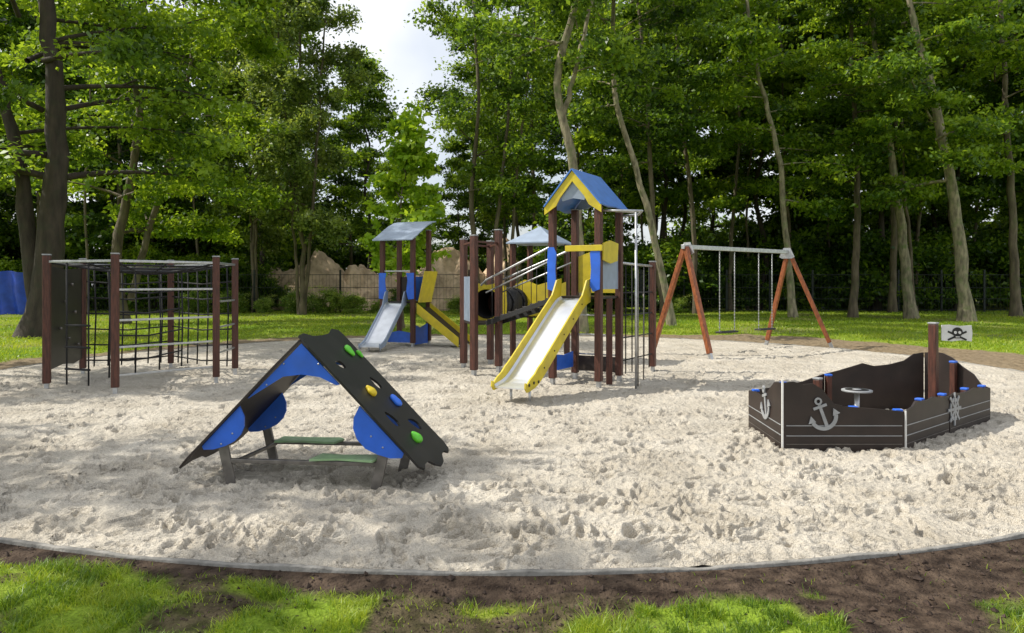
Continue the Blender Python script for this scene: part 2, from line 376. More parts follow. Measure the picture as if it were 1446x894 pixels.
# ------------------------------------------------------------------ trees
def leaves_chunk(r,C,rad,n_per,size,mi,tbase=.5,flat=.55,upb=.9,tvar=.3):
    K=len(C);n=K*n_per
    cc=np.repeat(C,n_per,0);rr=np.repeat(rad,n_per)
    off=r.normal(0,.55,(n,3));off[:,2]*=flat
    P=cc+off*rr[:,None]
    nr=r.normal(0,1,(n,3));nr[:,2]+=upb;nr/=np.linalg.norm(nr,axis=1)[:,None]
    a=np.cross(nr,r.normal(0,1,(n,3)));a/=np.linalg.norm(a,axis=1)[:,None]+1e-9;b=np.cross(nr,a)
    s=size*r.uniform(.6,1.35,n)
    droop=np.array([0,0,-.25])
    Ln=s[:,None]*.5;Wd=s[:,None]*.29
    V=np.stack([P-a*Ln,P+b*Wd+a*Ln*.1,P+a*Ln+droop*Ln,P-b*Wd+a*Ln*.1],1).reshape(-1,3)
    F=np.arange(n*4).reshape(-1,4)
    t=np.repeat(tbase+r.normal(0,tvar,K),n_per)+r.normal(0,.13,n)
    return (V,F,mi,np.clip(t,0,1))
def dense(path,n=24):
    path=np.array(path,float);d=np.r_[0,np.cumsum(np.linalg.norm(np.diff(path,axis=0),axis=1))]
    t=np.linspace(0,d[-1],n);P=np.stack([np.interp(t,d,path[:,k]) for k in range(3)],-1)
    for _ in range(2): P[1:-1]=(P[:-2]+2*P[1:-1]+P[2:])/4
    return P
def tree_mesh(name,seed,paths,cb,ct,cr,nb,n_per,leaf,size,bark,clr=.8,flat=.55,prof=None,flare=.5,tb=.5,up=.55,sub=3):
    r=np.random.default_rng(seed);ch=[];TP=[]
    for pts,r0,r1 in paths:
        P=dense(pts);n=len(P);t=np.linspace(0,1,n);R=r0+(r1-r0)*t**.85
        if pts[0][2]<=.01: R=R*(1+flare*np.exp(-P[:,2]/.45)); P=P.copy();P[0,2]-=.2
        P[1:]+=r.normal(0,.03,(n-1,3));R=R*(1+r.normal(0,.03,n))
        V,F=tube_vf(P,R,12)
        V=V+r.normal(0,1,V.shape)*r0*.04
        ch.append((V,F,0,.5));TP.append((P,R))
    C=[];CRr=[]
    for i in range(nb):
        P,R=TP[r.integers(len(TP))]
        z=cb+(ct-cb)*((i+r.random())/nb);z=min(z,P[-1,2]-.05);z=max(z,P[0,2]+.3)
        k=np.argmin(abs(P[:,2]-z))
        p0=P[k];rt=R[k]
        h=(z-cb)/(ct-cb)
        pf=(prof(h) if prof else math.sin(math.pi*(.22+.7*h))**.8)
        Lb=cr*pf*r.uniform(.6,1.1);az=r.uniform(0,2*np.pi);sl=up*(.4+.9*h)+r.normal(0,.15)
        t=np.linspace(0,1,6)[:,None]
        d=np.array([math.cos(az),math.sin(az),0]);side=np.array([-d[1],d[0],0])
        Q=p0+d*Lb*t+np.array([0,0,1])*(Lb*sl*t-Lb*.25*t**2)+side*(Lb*.12*np.sin(t*3+az))
        V,F=tube_vf(Q,max(rt*.38,.018)*(1-.85*t[:,0]),6);ch.append((V,F,0,.5))
        for q in (.4,.6,.8,1.):
            C.append(np.array([np.interp(q,t[:,0],Q[:,m]) for m in range(3)])+r.normal(0,.25,3));CRr.append(clr*r.uniform(.6,1.2))
        for s_ in range(sub):
            q=r.uniform(.3,.9);b0=np.array([np.interp(q,t[:,0],Q[:,m]) for m in range(3)])
            dd=d+side*r.choice([-1,1])*r.uniform(.5,1.4)+np.array([0,0,r.normal(.15,.3)]);dd/=np.linalg.norm(dd);l=Lb*r.uniform(.25,.5)
            tt=np.linspace(0,1,4)[:,None];Q2=b0+dd*l*tt-np.array([0,0,1])*l*.15*tt**2
            V,F=tube_vf(Q2,max(rt*.15,.01)*(1-.8*tt[:,0]),5);ch.append((V,F,0,.5))
            C.append(Q2[2]);CRr.append(clr*r.uniform(.5,1.));C.append(Q2[3]);CRr.append(clr*r.uniform(.5,1.1))
    for P,R in TP:
        if P[-1,2]>cb: C.append(P[-1]);CRr.append(clr)
    C=np.array(C);CRr=np.array(CRr)
    ch.append(leaves_chunk(r,C,CRr,n_per,size,1,tb,flat))
    return build_mesh(name,ch,[bark,leaf])
def T(name,x,y,me,rot=0,sc=1,parent=None):
    o=obj(name,me,(x,y,0),parent);o.rotation_euler=(0,0,rot);o.scale=(sc,sc,sc);return o
def wob(H,seed,lean=(0,0),a=.35):
    r=np.random.default_rng(seed);z=np.linspace(0,H,7)
    return [(lean[0]*t/H+ (r.normal(0,a) if i else 0),lean[1]*t/H+(r.normal(0,a) if i else 0),t) for i,t in enumerate(z)]

me=tree_mesh('left_oak',1,[([(0,0,0),(.35,0,1.5),(.45,0,4),(.7,.1,6),(.4,0,9),(.2,0,13),(.6,.3,17)],.5,.07),
   ([(.1,0,.3),(-.3,.1,3),(-.7,.3,5.2),(-1.4,.4,8),(-2.4,.2,12),(-3,0,15)],.32,.05)],4.8,18,6.6,40,90,L['mid'],.22,M['barkdark'],.8,flat=.45,tb=.55)
T('oak_tree',-15.4,24,me)
me=tree_mesh('left_maple',2,[(wob(17,5,(.8,0)),.26,.04),([(.3,0,1),(1.2,.3,5),(2.4,.4,9),(3,.3,14)],.16,.04)],3.2,17,5.4,38,90,L['lime'],.23,M['bark'],.8,tb=.6,flat=.45)
T('maple_tree',-16.3,31,me)
me2=tree_mesh('birchlike',3,[(wob(21,6,(-.3,0),.15),.16,.03),([(.1,.1,0),(.6,.2,6),(1.,.3,13),(1.4,.4,19)],.12,.03),([(-.1,.1,0),(-.5,.1,6),(-1.1,.3,12),(-1.6,.4,18)],.1,.03)],4.0,21,2.9,54,90,L['silver'],.2,M['bark'],.58,flat=.9,prof=lambda h:1.05-.5*h,tb=.62,up=1.1)
T('willow_tree',-11.4,40,me2)
T('willow_tree.001',-15.2,44,me2,2.1,.95)
me=tree_mesh('young',4,[(wob(7.7,8,(0,0),.08),.06,.012)],1.9,7.8,1.5,32,18,L['bright'],.28,M['bark'],.36,prof=lambda h:1.0-.8*abs(h-.3)/.7,tb=.65,up=.9,sub=3)
T('young_maple_tree',-4.1,28,me)
me3=tree_mesh('centre',5,[(wob(21,9,(-.3,0),.2),.17,.03),([(.2,.1,0),(1.2,.2,7),(1.7,.3,13),(2.4,.4,19)],.13,.03),([(1.4,.6,0),(1.9,.4,7),(3.,.3,16)],.12,.03)],5.5,21,3.6,48,85,L['mid'],.21,M['bark'],.72,tb=.58,up=.8)
T('ash_tree',-1.7,38,me3)
T('ash_tree.001',1.2,47,me3,2.4,1.05)
P7=[(0,0,0),(-.05,0,3.1),(-.2,0,5.7),(-.3,0,6.7),(-.6,0,7.7),(-1.03,0,8.6),(-.75,0,9.6),(-.35,0,10.6),(-.1,0,11.7),(.2,.2,14),(.1,.4,18)]
me=tree_mesh('curvy',6,[(P7,.23,.06),([(-.6,0,7.6),(-.2,.1,9.),(.3,.3,11),(1.,.6,15)],.1,.03)],9.0,19,4.0,28,80,L['mid'],.21,M['barklight'],.7,tb=.6)
T('crooked_robinia_tree',2.4,26,me)
P8=[(0,0,0),(-.1,0,.9),(-.85,0,4.),(-1.3,0,6.),(-2.3,0,8.9),(-2.42,0,11.5),(-2.2,.2,15),(-2.,.2,19)]
me=tree_mesh('leaning',7,[(P8,.16,.05)],8.5,19,4.0,26,80,L['mid'],.21,M['barklight'],.7)
T('leaning_robinia_tree',6.5,30,me)
specs=[(13.7,36,[(0,0,0),(-.35,0,4),(-.8,0,8.6),(-2.1,0,13.4),(-2.6,0,19)],.19,'barklight'),
       (17.5,38,[(0,0,0),(.3,0,5.4),(.1,0,10),(-.1,0,14),(.1,0,20)],.21,'bark'),
       (20.0,37,[(0,0,0),(-.75,0,6.3),(-1.7,0,13),(-2.2,0,16),(-2.5,0,21)],.26,'barklight'),
       (20.9,34,[(0,0,0),(-.25,0,3),(-.6,0,6),(-1.9,0,12.1),(-2.8,0,14.8),(-3.6,0,21)],.32,'barklight'),
       (25.2,37,[(0,0,0),(-.2,0,6),(-.6,0,12),(-1,0,21)],.24,'bark'),
       (10.2,41,[(0,0,0),(-.2,0,6),(-.9,0,12),(-1.4,0,21)],.16,'bark'),
       (21.6,42,[(0,0,0),(.1,0,6),(.2,0,12),(.1,0,21)],.2,'bark'),
       (7.6,37,[(0,0,0),(-.6,0,6),(-.9,0,12),(-1.8,0,20)],.16,'bark')]
for i,(x,y,p,r0,b) in enumerate(specs):
    me=tree_mesh('tall%d'%i,20+i,[(p,r0,.05)],6.0+(i%3),21,3.8,24,75,L['mid'] if i%2 else L['lime'],.23,M[b],.85,tb=.5,up=.35,flat=.32)
    T('alder_tree' if i==0 else 'alder_tree.%03d'%i,x,y,me)
me=tree_mesh('side',40,[(wob(15,12,(.5,0)),.28,.05)],5.5,15,3.4,16,22,L['mid'],.28,M['bark'],.6)
T('offscreen_dapple_tree',-15.8,7.4,me); T('offscreen_dapple_tree.001',-17.5,14.0,me,2.2,1.0)  # unseen trees left of frame, added to cast dappled shade on the sand
# background woodland
wood=Grp('woodland',(0,0,0)).e
var=[tree_mesh('wood%d'%i,50+i,[(wob(22,60+i,(0,0),.3),.2,.04)],[3.5,6,4.5,7][i],23,[5,4.6,5.4,4.4][i],30,68,L['forest'],.33,M['barkdark' if i%2 else 'bark'],1.0,tb=[.4,.6,.5,.7][i],up=.4,flat=.38) for i in range(4)]
r=np.random.default_rng(77);k=0
for Yr,sp in ((47,6.3),(54,6.),(63,6)):
    xs=np.arange(-Yr*.80-4,Yr*.82+6,sp)
    for x in xs:
        x=x+r.normal(0,.8);y=Yr+r.normal(0,1.2);a=x/y
        if -.215<a<-.075: continue
        if -.34<a<.05 and y<58: continue
        if -.36<a<-.215 and y>60 : continue
        if -.085<a<-.03 and y>60: continue
        T('tree_%d'%k,x,y,var[r.integers(4)],r.uniform(0,6.28),r.uniform(.9,1.15),wood);k+=1
T('tree_gap_a',-10.9,56,var[1],1.,.80,wood);T('tree_gap_b',-7.2,66,var[0],2.,.46,wood);T('tree_gap_c',-13.8,62,var[2],3.,.88,wood);T('tree_gap_d',-4.0,58,var[3],3.,.55,wood);T('tree_gap_e',-10.5,72,var[2],.5,.62,wood);T('tree_gap_f',-.6,60,var[0],.5,1.,wood);T('tree_gap_g',-19.5,60,var[1],.5,1.,wood)
thin=[tree_mesh('thin%d'%i,120+i,[(wob(20,130+i,((-1.2,1.,.2)[i],0),.15),(.1,.13,.085)[i],.03)],[8,5,10][i],20,2.4,14,55,L['lime'],.28,M['bark'],.75,tb=.5,up=.4,flat=.35) for i in range(3)]
for i,x in enumerate(np.concatenate([np.arange(5,36,1.9),np.arange(-32,-17,3.)])):
    T('slender_%d'%i,x+r.normal(0,.6),r.uniform(41,52),thin[i%3],r.uniform(-.4,.4),r.uniform(.9,1.1),wood)
sh=[tree_mesh('shrub%d'%i,90+i,[([(0,0,0),(.1,0,1),(.2,.1,2.6)],.05,.02),([(.1,0,0),(-.4,.2,1.2),(-.7,.1,2.2)],.04,.015)],.35,2.9,2.0,20,55,L['forest'] if i<2 else L['lime'],.2,M['barkdark'],.6,prof=lambda h:1.0-.4*h,tb=.45) for i in range(3)]
und=Grp('understorey_shrubs',(0,0,0)).e
for Yr,sp in ((46,3.6),(55,3.8),(68,4.8)):
    for x in np.arange(-Yr*.8,Yr*.84,sp):
        y=Yr+r.normal(0,.9);x=x+r.normal(0,.6);a=x/y
        if -.33<a<.06 and y<60: continue
        T('shrub_%d'%k,x,y,sh[2 if (x<-17 and r.random()<.6) else r.integers(2)],r.uniform(0,6.28),r.uniform(.8,1.6)*(1.5 if Yr>53 else 1),und);k+=1
for (x,y,s,m_) in ((-15.8,46.3,.6,0),(-7.0,46.4,.4,0),(2.2,46.4,.9,0),(-18.5,45.5,1.,2)): T('shrub_%d'%k,x,y,sh[m_],x,s,und);k+=1
wd=tree_mesh('weedbush',95,[([(0,0,0),(.05,0,.5),(.1,0,1.1)],.02,.01)],.15,1.2,1.0,16,50,L['weed'],.1,M['bark'],.3,prof=lambda h:1.-.4*h)
for i,(x,y,s) in enumerate([(-12.5,42,.85),(-11.2,41.6,.7),(-10,42.1,.9),(-8.8,41.5,.7),(-7.6,42,.5),(-14.2,42,.6),(-16,42.2,.8),(-5,42,.5),(-3,41.8,.6),(9.4,42,.6),(-6.2,42.2,.5),(-18,42,.8)]):
    T('weed_bush' if i==0 else 'weed_bush.%03d'%i,x,y,wd,i*1.3,s)

def mound(name,cx,cy,rx,ry,h,seed):
    n=130;u=np.linspace(-1,1,n);U,W=np.meshgrid(u,u);q=np.sqrt(U*U+W*W)
    X=cx+rx*U;Y=cy+ry*W;X2=X+.6*(vnoise(X,Y,1.1,seed+5)-.5);Y2=Y+.6*(vnoise(X,Y,1.1,seed+6)-.5)
    Z=h*np.clip(1-q**2.2,-.1,1)*(.55+.8*vnoise(X2,Y2,1.7,seed))+.7*(vnoise(X2,Y2,.7,seed+1)-.5)+.35*(vnoise(X2,Y2,.28,seed+2)-.5)
    Z=np.where(q>.98,-.4,Z)
    V=np.stack([X,Y,Z],-1).reshape(-1,3);i=np.arange(n-1)[:,None];j=np.arange(n-1)[None]
    F=np.stack([i*n+j,i*n+j+1,(i+1)*n+j+1,(i+1)*n+j],-1).reshape(-1,4)
    obj(name,build_mesh(name,[(V,F,0,0.)],[M['dirt']],smooth=True))
mound('dirt_mound',-12.6,49.5,4.0,3,3.8,61);mound('dirt_mound.001',-8.9,50,3.6,3,3.6,64);mound('dirt_mound.002',-4.4,49.5,4.0,3,3.2,67);mound('dirt_mound.003',-.3,50,3.8,3,3.7,70);mound('dirt_mound.004',-16.6,49.5,3.,3,2.2,73)

def fence():
    ch=[];B=np.array([[-1,-1,0],[1,-1,0],[1,1,0],[-1,1,0],[-1,-1,1],[1,-1,1],[1,1,1],[-1,1,1]],float)
    Fb=np.array([[0,3,2,1],[4,5,6,7],[0,1,5,4],[1,2,6,5],[2,3,7,6],[3,0,4,7]])
    def boxes(C,S):
        n=len(C);V=(B[None]*S[:,None]+C[:,None]).reshape(-1,3);F=(np.arange(n)[:,None,None]*8+Fb[None]).reshape(-1,4);ch.append((V,F,0,0.))
    x=np.arange(-40,42,.2);boxes(np.stack([x,0*x+43,0*x],-1),np.tile([.005,.005,2.25],(len(x),1)))
    x=np.arange(-40,42,2.5);boxes(np.stack([x,0*x+43.06,0*x-.1],-1),np.tile([.05,.04,2.6],(len(x),1)))
    for z in (.15,.8,1.45,2.2): boxes(np.array([[1,43.03,z]]),np.array([[41,.01,.03]]))
    obj('mesh_fence',build_mesh('mesh_fence',ch,[M['fence']],smooth=False))
fence()
n=60;u=np.linspace(0,1,n);U,W=np.meshgrid(u,u[:20]/u[19])
X=-32+5.8*U;Y=40+.12*np.sin(U*38+W*2)+.08*np.sin(U*17+W*5);Z=2.35*W+.05*np.sin(U*25)*W
V=np.stack([X,Y,Z],-1).reshape(-1,3);i=np.arange(19)[:,None];j=np.arange(n-1)[None]
F=np.stack([i*n+j,i*n+j+1,(i+1)*n+j+1,(i+1)*n+j],-1).reshape(-1,4)
obj('tarpaulin_screen',build_mesh('tarpaulin_screen',[(V,F,0,0.)],[M['tarp']]))

# ------------------------------------------------------------------ hexagonal climbing frame
g=Grp('climbing_frame',(-6.6,13.2,0))
H=[(-7.53,11.97),(-6.17,11.5),(-5.12,12.8),(-5.28,14.1),(-6.92,15.0),(-8.18,14.1)]
for i,(x,y) in enumerate(H): g.post('post_%d'%(i+1),x,y,2.17,.115,.4)
def lerp(a,b,t): return (a[0]+(b[0]-a[0])*t,a[1]+(b[1]-a[1])*t)
for i in range(6):
    a,b=H[i],H[(i+1)%6];g.beam('top_rail_%d'%i,(*a,2.07),(*b,2.07),.035,.04,M['steel'])
a,b=H[1],H[2]
for k_,z in enumerate((.28,.72,1.14,1.62)): g.beam('rung_%d'%k_,(*lerp(a,b,.03),z),(*lerp(a,b,.97),z),.03,.034,M['steel'])
a,b=H[2],H[3]
for k_,z in enumerate((.5,.95,1.4)): g.beam('side_rung_%d'%k_,(*lerp(a,b,.05),z),(*lerp(a,b,.95),z),.03,.03,M['steel'])
C0=(sum(p[0] for p in H)/6,sum(p[1] for p in H)/6)
for i in range(6):
    g.tube('net_spoke_%d'%i,[(*H[i],2.06),(*lerp(H[i],C0,.5),1.94),(*C0,1.88)],.016,M['rope'],6)
    m_=lerp(H[i],H[(i+1)%6],.5);g.tube('net_spoke_b%d'%i,[(*m_,2.06),(*lerp(m_,C0,.5),1.94),(*C0,1.88)],.016,M['rope'],6)
for q,z in ((.2,2.01),(.4,1.96),(.6,1.92),(.8,1.9)):
    g.tube('net_ring_%d'%int(q*10),[(*lerp(H[i%6],C0,q),z) for i in range(7)],.016,M['rope'],6)
for (i,jn) in ((3,4),(4,5)):
    a,b=H[i],H[(i+1)%6]
    for q in np.linspace(.12,.88,6): g.tube('vertical_rope_%d_%d'%(i,int(q*100)),[(*lerp(a,b,q),2.05),(*lerp(a,b,q-.02),1.1),(*lerp(a,b,q),.12)],.014,M['rope'],6)
    for z in (.25,.55,.85,1.15,1.45,1.75): g.tube('cross_rope_%d_%d'%(i,int(z*100)),[(*lerp(a,b,.03),z),(*lerp(a,b,.5),z-.05),(*lerp(a,b,.97),z)],.014,M['rope'],6)
# hanging net inside the frame
for q in np.linspace(.2,.8,4):
    p=lerp(lerp(H[0],H[1],.5),lerp(H[3],H[4],.5),q);g.tube('inner_rope_%d'%int(q*100),[(p[0],p[1],1.93),(p[0]+.02,p[1],1.),(p[0],p[1],.15)],.014,M['rope'],6)
for z in (.45,.85,1.25,1.6):
    p0=lerp(lerp(H[0],H[1],.5),lerp(H[3],H[4],.5),.2);p1=lerp(lerp(H[0],H[1],.5),lerp(H[3],H[4],.5),.8);g.tube('inner_cross_%d'%int(z*100),[(*p0,z),(*lerp(p0,p1,.5),z-.06),(*p1,z)],.014,M['rope'],6)
a,b=H[5],H[0];L_=math.dist(a,b)
pts=[(.1,.3),(L_*.3,.26),(L_*.6,.32),(L_-.1,.3),(L_-.08,1.2),(L_-.1,2.0),(L_*.5,1.96),(.1,2.0),(.12,1.1)]
g.prism('climbing_panel',pts,(a[0],a[1],0),(b[0]-a[0],b[1]-a[1],0),(0,0,1),.022,M['black'])
for k_,(u_,z) in enumerate([(.5,.6),(1.1,.75),(1.6,.95),(.7,1.2),(1.3,1.4),(.9,1.7)]):
    p=lerp(a,b,u_/L_);g.tube('panel_bolt_%d'%k_,[(p[0]+.03,p[1]-.02,z),(p[0]+.07,p[1]+.0,z)],.025,M['darksteel'],8)
a,b=H[0],H[1]
for q in (.3,.62): g.tube('ladder_rope_%d'%int(q*100),[(*lerp(a,b,q),2.06),(*lerp(a,b,q),.1)],.013,M['rope'],6)
for z in (.35,.7,1.05): g.tube('ladder_step_%d'%int(z*100),[(*lerp(a,b,.28),z),(*lerp(a,b,.64),z)],.017,M['rope'],8)

# ------------------------------------------------------------------ A-frame climber
O=Vector((-1.77,6.17,0));ex=Vector((.993,-.10,0)).normalized();ey=Vector((.16,.987,0)).normalized();ez=Vector((0,0,1))
def Wl(x,y,z): return O+ex*x+ey*y+ez*z
g=Grp('a_frame_climber',tuple(O))
zr=1.245;sn=math.sin(math.radians(46));cs=math.cos(math.radians(46));SL=1.5
dr=ex*cs-ez*sn;dl=-ex*cs-ez*sn
def tear(cx,cy,s,a=0,n=14):
    P=[]
    for i in range(n):
        t=2*math.pi*i/n;x=s*math.cos(t)*1.5;y=s*math.sin(t)*(.95+.35*math.cos(t))
        P.append((cx+x*math.cos(a)-y*math.sin(a),cy+x*math.sin(a)+y*math.cos(a)))
    return P
outl=[(-.03,.02),(-.045,.12),(.0,.24),(.01,.42),(-.0,.6),(-.045,.72),(-.02,.84),(.05,.86),(.6,.86),(1.2,.86),(1.42,.87),(1.5,.84),(1.53,.77),(1.49,.70),(1.5,.6),(1.56,.5),(1.575,.4),(1.53,.31),(1.47,.24),(1.47,.12),(1.5,.05),(1.45,-.01),(1.3,0),(.7,0),(.1,0)]
g.prism('climbing_wall',outl,Wl(0,0,zr)+Vector((0,0,.012)),dr,ey,.02,M['black'],holes=[tear(.99,.28,.06,.2),tear(1.13,.62,.06,.9),tear(.62,.6,.05,.2),tear(.34,.26,.045,1.2)])
outl2=[(.0,.03),(.0,.83),(.5,.86),(1.1,.86),(1.38,.87),(1.46,.8),(1.44,.66),(1.49,.5),(1.5,.38),(1.44,.25),(1.45,.12),(1.52,.02),(1.4,-.01),(.9,0),(.3,0)]
g.prism('left_slope_panel',outl2,Wl(-.014,0,zr-.006),dl,ey,.02,M['brownblack'])
nr=dr.cross(ey).normalized()
if nr.z<0: nr=-nr
def hold(name,s,t,col,r_=.05,st=(1,1,1)):
    c=Wl(0,0,zr)+Vector((0,0,.012))+dr*s+ey*t+nr*.02
    bm=bmesh.new();bmesh.ops.create_icosphere(bm,subdivisions=3,radius=1)
    rs=np.random.default_rng(int(s*1000))
    V=[]
    off=rs.uniform(0,6,3)
    for v in bm.verts:
        k_=1+.18*math.sin(v.co.x*3+off[0])+.14*math.sin(v.co.y*4+off[1])
        V.append(c+dr*(v.co.x*r_*1.35*k_*st[0])+ey*(v.co.y*r_*k_*st[1])+nr*(v.co.z*r_*.7*k_+.006))
    F=[[v.index for v in f.verts] for f in bm.faces];bm.free()
    g.raw(name,V,F,col,0,True)
hold('green_hold',.24,.62,M['gholdm'],.04);hold('yellow_hold',.68,.32,M['yholdm'],.042);hold('blue_hold',.86,.62,M['bholdm'],.045);hold('green_hold_low',1.24,.36,M['gholdm'],.048,(1,.9,1));hold('green_hold_top',.3,.78,M['gholdm'],.028)
for yy,nm in ((.035,'front'),(.8,'back')):
    gp=[(0,zr-.03),(.33,zr-.03-.34),(.30,zr-.375),(.16,zr-.31),(0,zr-.29),(-.16,zr-.31),(-.42,zr-.47),(-.47,zr-.5)]
    g.prism('gable_'+nm,gp,Wl(0,yy,0),ex,ez,.018,M['blue'])
    for sgn,sd in ((1,'right'),(-1,'left')):
        cp=[(.50,zr-.545),(.45,.60),(.445,.51),(.48,.42),(.55,.345),(.65,.30),(.76,.27),(.86,.275),(.875,.315)] if sgn>0 else [(.54,zr-.585),(.50,.57),(.50,.49),(.53,.42),(.59,.36),(.67,.32),(.77,.29),(.86,.285),(.875,.315)]
        pts=[(sgn*a_,b_+(.02 if sgn<0 else 0)) for a_,b_ in cp]
        g.prism('corner_%s_%s'%(nm,sd),pts,Wl(0,yy,0),ex,ez,.018,M['blue'])
        g.beam('leg_%s_%s'%(nm,sd),Wl(sgn*.72,yy+.025,.42),Wl(sgn*.60,yy+.025,-.12),.03,.085,M['darksteel'],up=tuple(ex),bevel=.004)
    for (bx,bz) in ((.15,zr-.2),(-.15,zr-.2),(-.3,zr-.38),(.6,.45),(-.6,.45),(.7,.36),(-.7,.36)):
        g.tube('bolt',[Wl(bx,yy-.012,bz),Wl(bx,yy-.016,bz)],.008,M['steel'],8)
g.beam('front_rail',Wl(-.66,.07,.21),Wl(.66,.07,.21),.04,.035,M['darksteel']);g.beam('back_rail',Wl(-.66,.82,.21),Wl(.66,.82,.21),.04,.035,M['darksteel'])
g.prism('front_step',[(.08,-.03),(.3,.02),(.62,-.03),(.64,.12),(.6,.2),(.3,.16),(.1,.2)],Wl(0,.03,.245),ex,ey,.018,M['green'])
g.prism('back_step',[(-.55,-.1),(-.3,-.06),(.02,-.1),(.06,.06),(0,.12),(-.3,.1),(-.56,.12)],Wl(0,.76,.245),ex,ey,.018,M['green'])
g.beam('left_tie',Wl(-.6,.05,.2),Wl(-.6,.8,.2),.03,.03,M['darksteel']);g.beam('right_tie',Wl(.6,.05,.2),Wl(.6,.8,.2),.03,.03,M['darksteel'])

# ------------------------------------------------------------------ pirate boat
g=Grp('pirate_ship_sandbox',(4.3,8.8,0))
B_=[(2.81,7.67),(4.07,7.67),(5.0,8.47),(6.04,9.35),(5.6,10.05),(4.2,9.95),(2.87,8.95)]
def wall(name,i,j,prof,m=M['brownblack'],off=0.,th=.022,z0=-.1,trim=.012):
    a,b=B_[i],B_[j];Lw=math.dist(a,b);pts=[(trim,z0),(Lw-trim,z0)]+[(trim+(Lw-2*trim)*t,z) for t,z in reversed(prof)]
    return g.prism(name,pts,(a[0],a[1],0),(b[0]-a[0],b[1]-a[1],0),(0,0,1),th,m)
prA=[(0,.69),(.08,.70),(.16,.67),(.24,.68),(.32,.62),(.37,.54),(.42,.47),(.52,.44),(.7,.425),(.85,.41),(1,.39)]
prB=[(0,.39),(.15,.42),(.22,.47),(.3,.455),(.5,.45),(.62,.47),(.8,.44),(1,.43)]
prC=[(0,.43),(.12,.45),(.25,.43),(.45,.43),(.6,.45),(.8,.42),(1,.40)]
prD=[(0,.40),(.1,.42),(.22,.55),(.4,.64),(.55,.74),(.7,.79),(.85,.80),(1,.78)]
prE=[(0,.78),(.1,.76),(.2,.67),(.35,.62),(.5,.60),(.62,.64),(.72,.60),(.85,.55),(1,.5)]
prF=[(0,.5),(.3,.44),(.6,.42),(1,.42)]
prG=[(0,.42),(.2,.45),(.4,.44),(.6,.52),(.8,.66),(1,.69)]
for nm,i,j,p in (('stern_main_side',0,1,prA),('mid_side',1,2,prB),('bow_side',2,3,prC),('bow_back',3,4,prD),('back_side',4,5,prE),('back_stern',5,6,prF),('stern',6,0,prG)): wall(nm,i,j,p)
def onwall(name,i,j,pts,m,off,th):
    a,b=B_[i],B_[j];d=Vector((b[0]-a[0],b[1]-a[1],0)).normalized();n=Vector((d.y,-d.x,0))
    return g.prism(name,pts,Vector((a[0],a[1],0))+n*off,d,(0,0,1),th,m)
for i,j in ((0,1),(1,2),(2,3),(6,0)):
    Lw=math.dist(B_[i],B_[j])
    for z in (.24,.135): onwall('white_line_%d_%d'%(i,int(z*100)),i,j,[(.03,z),(Lw-.03,z),(Lw-.03,z+.008),(.03,z+.008)],M['grey'],.013,.005)
    onwall('plank_gap_%d'%i,i,j,[(.03,.05),(Lw-.03,.05),(Lw-.03,.055),(.03,.055)],M['darksteel'],.013,.004)
g.vbox('corner_trim_0',2.80,7.655,-.1,.72,.018,.018,.3,M['white'],.003)
g.vbox('corner_trim_1',4.075,7.655,-.1,.40,.016,.016,.3,M['white'],.003)
def arc(cx,cz,r1,r2,a0,a1,n=14):
    return [(cx+r1*math.cos(a0+(a1-a0)*k/n),cz+r1*math.sin(a0+(a1-a0)*k/n)) for k in range(n+1)]+[(cx+r2*math.cos(a1+(a0-a1)*k/n),cz+r2*math.sin(a1+(a0-a1)*k/n)) for k in range(n+1)]
def anchor(i,j,cx,cz,s,rot):
    R=lambda P:[(cx+(x*math.cos(rot)-y*math.sin(rot))*s,cz+(x*math.sin(rot)+y*math.cos(rot))*s) for x,y in P]
    onwall('anchor_shaft',i,j,R([(-.12,-1),(.12,-1),(.10,.7),(-.10,.7)]),M['grey'],.018,.012)
    onwall('anchor_stock',i,j,R([(-.48,.38),(.48,.38),(.48,.56),(-.48,.56)]),M['grey'],.020,.012)
    onwall('anchor_arms',i,j,R(arc(0,-.2,1.0,.74,math.pi*1.08,math.pi*1.92)),M['grey'],.022,.012)
    for sg in (1,-1): onwall('anchor_fluke',i,j,R([(sg*1.15,-.38),(sg*.82,.08),(sg*.62,-.42)]),M['grey'],.024,.012)
    o=R(arc(0,.88,.26,.26,0,2*math.pi*13/14,13)[:14]);h=R(arc(0,.88,.13,.13,0,2*math.pi*13/14,13)[:14])
    a,b=B_[i],B_[j];d=Vector((b[0]-a[0],b[1]-a[1],0)).normalized();n=Vector((d.y,-d.x,0))
    g.prism('anchor_ring',o,Vector((a[0],a[1],0))+n*.026,d,(0,0,1),.012,M['grey'],holes=[h])
anchor(0,1,.40,.375,.15,.35)
anchor(6,0,.72,.40,.16,.25)
i,j=2,3;cx,cz=.12,.27
onwall('wheel_disc',i,j,[(cx+.13*math.cos(t),cz+.13*math.sin(t)) for t in np.linspace(0,2*math.pi,24,endpoint=False)],M['grey'],.019,.012)
onwall('wheel_inner',i,j,[(cx+.09*math.cos(t),cz+.09*math.sin(t)) for t in np.linspace(0,2*math.pi,20,endpoint=False)],M['brownblack'],.021,.012)
onwall('wheel_hub',i,j,[(cx+.035*math.cos(t),cz+.035*math.sin(t)) for t in np.linspace(0,2*math.pi,14,endpoint=False)],M['grey'],.025,.012)
for k_ in range(4):
    t=k_*math.pi/4;c_,s_=math.cos(t),math.sin(t)
    onwall('wheel_spoke_%d'%k_,i,j,[(cx+a_*c_-b_*s_,cz+a_*s_+b_*c_) for a_,b_ in ((-.19,-.015),(.19,-.015),(.19,.015),(-.19,.015))],M['grey'],.0225+.0004*k_,.012)
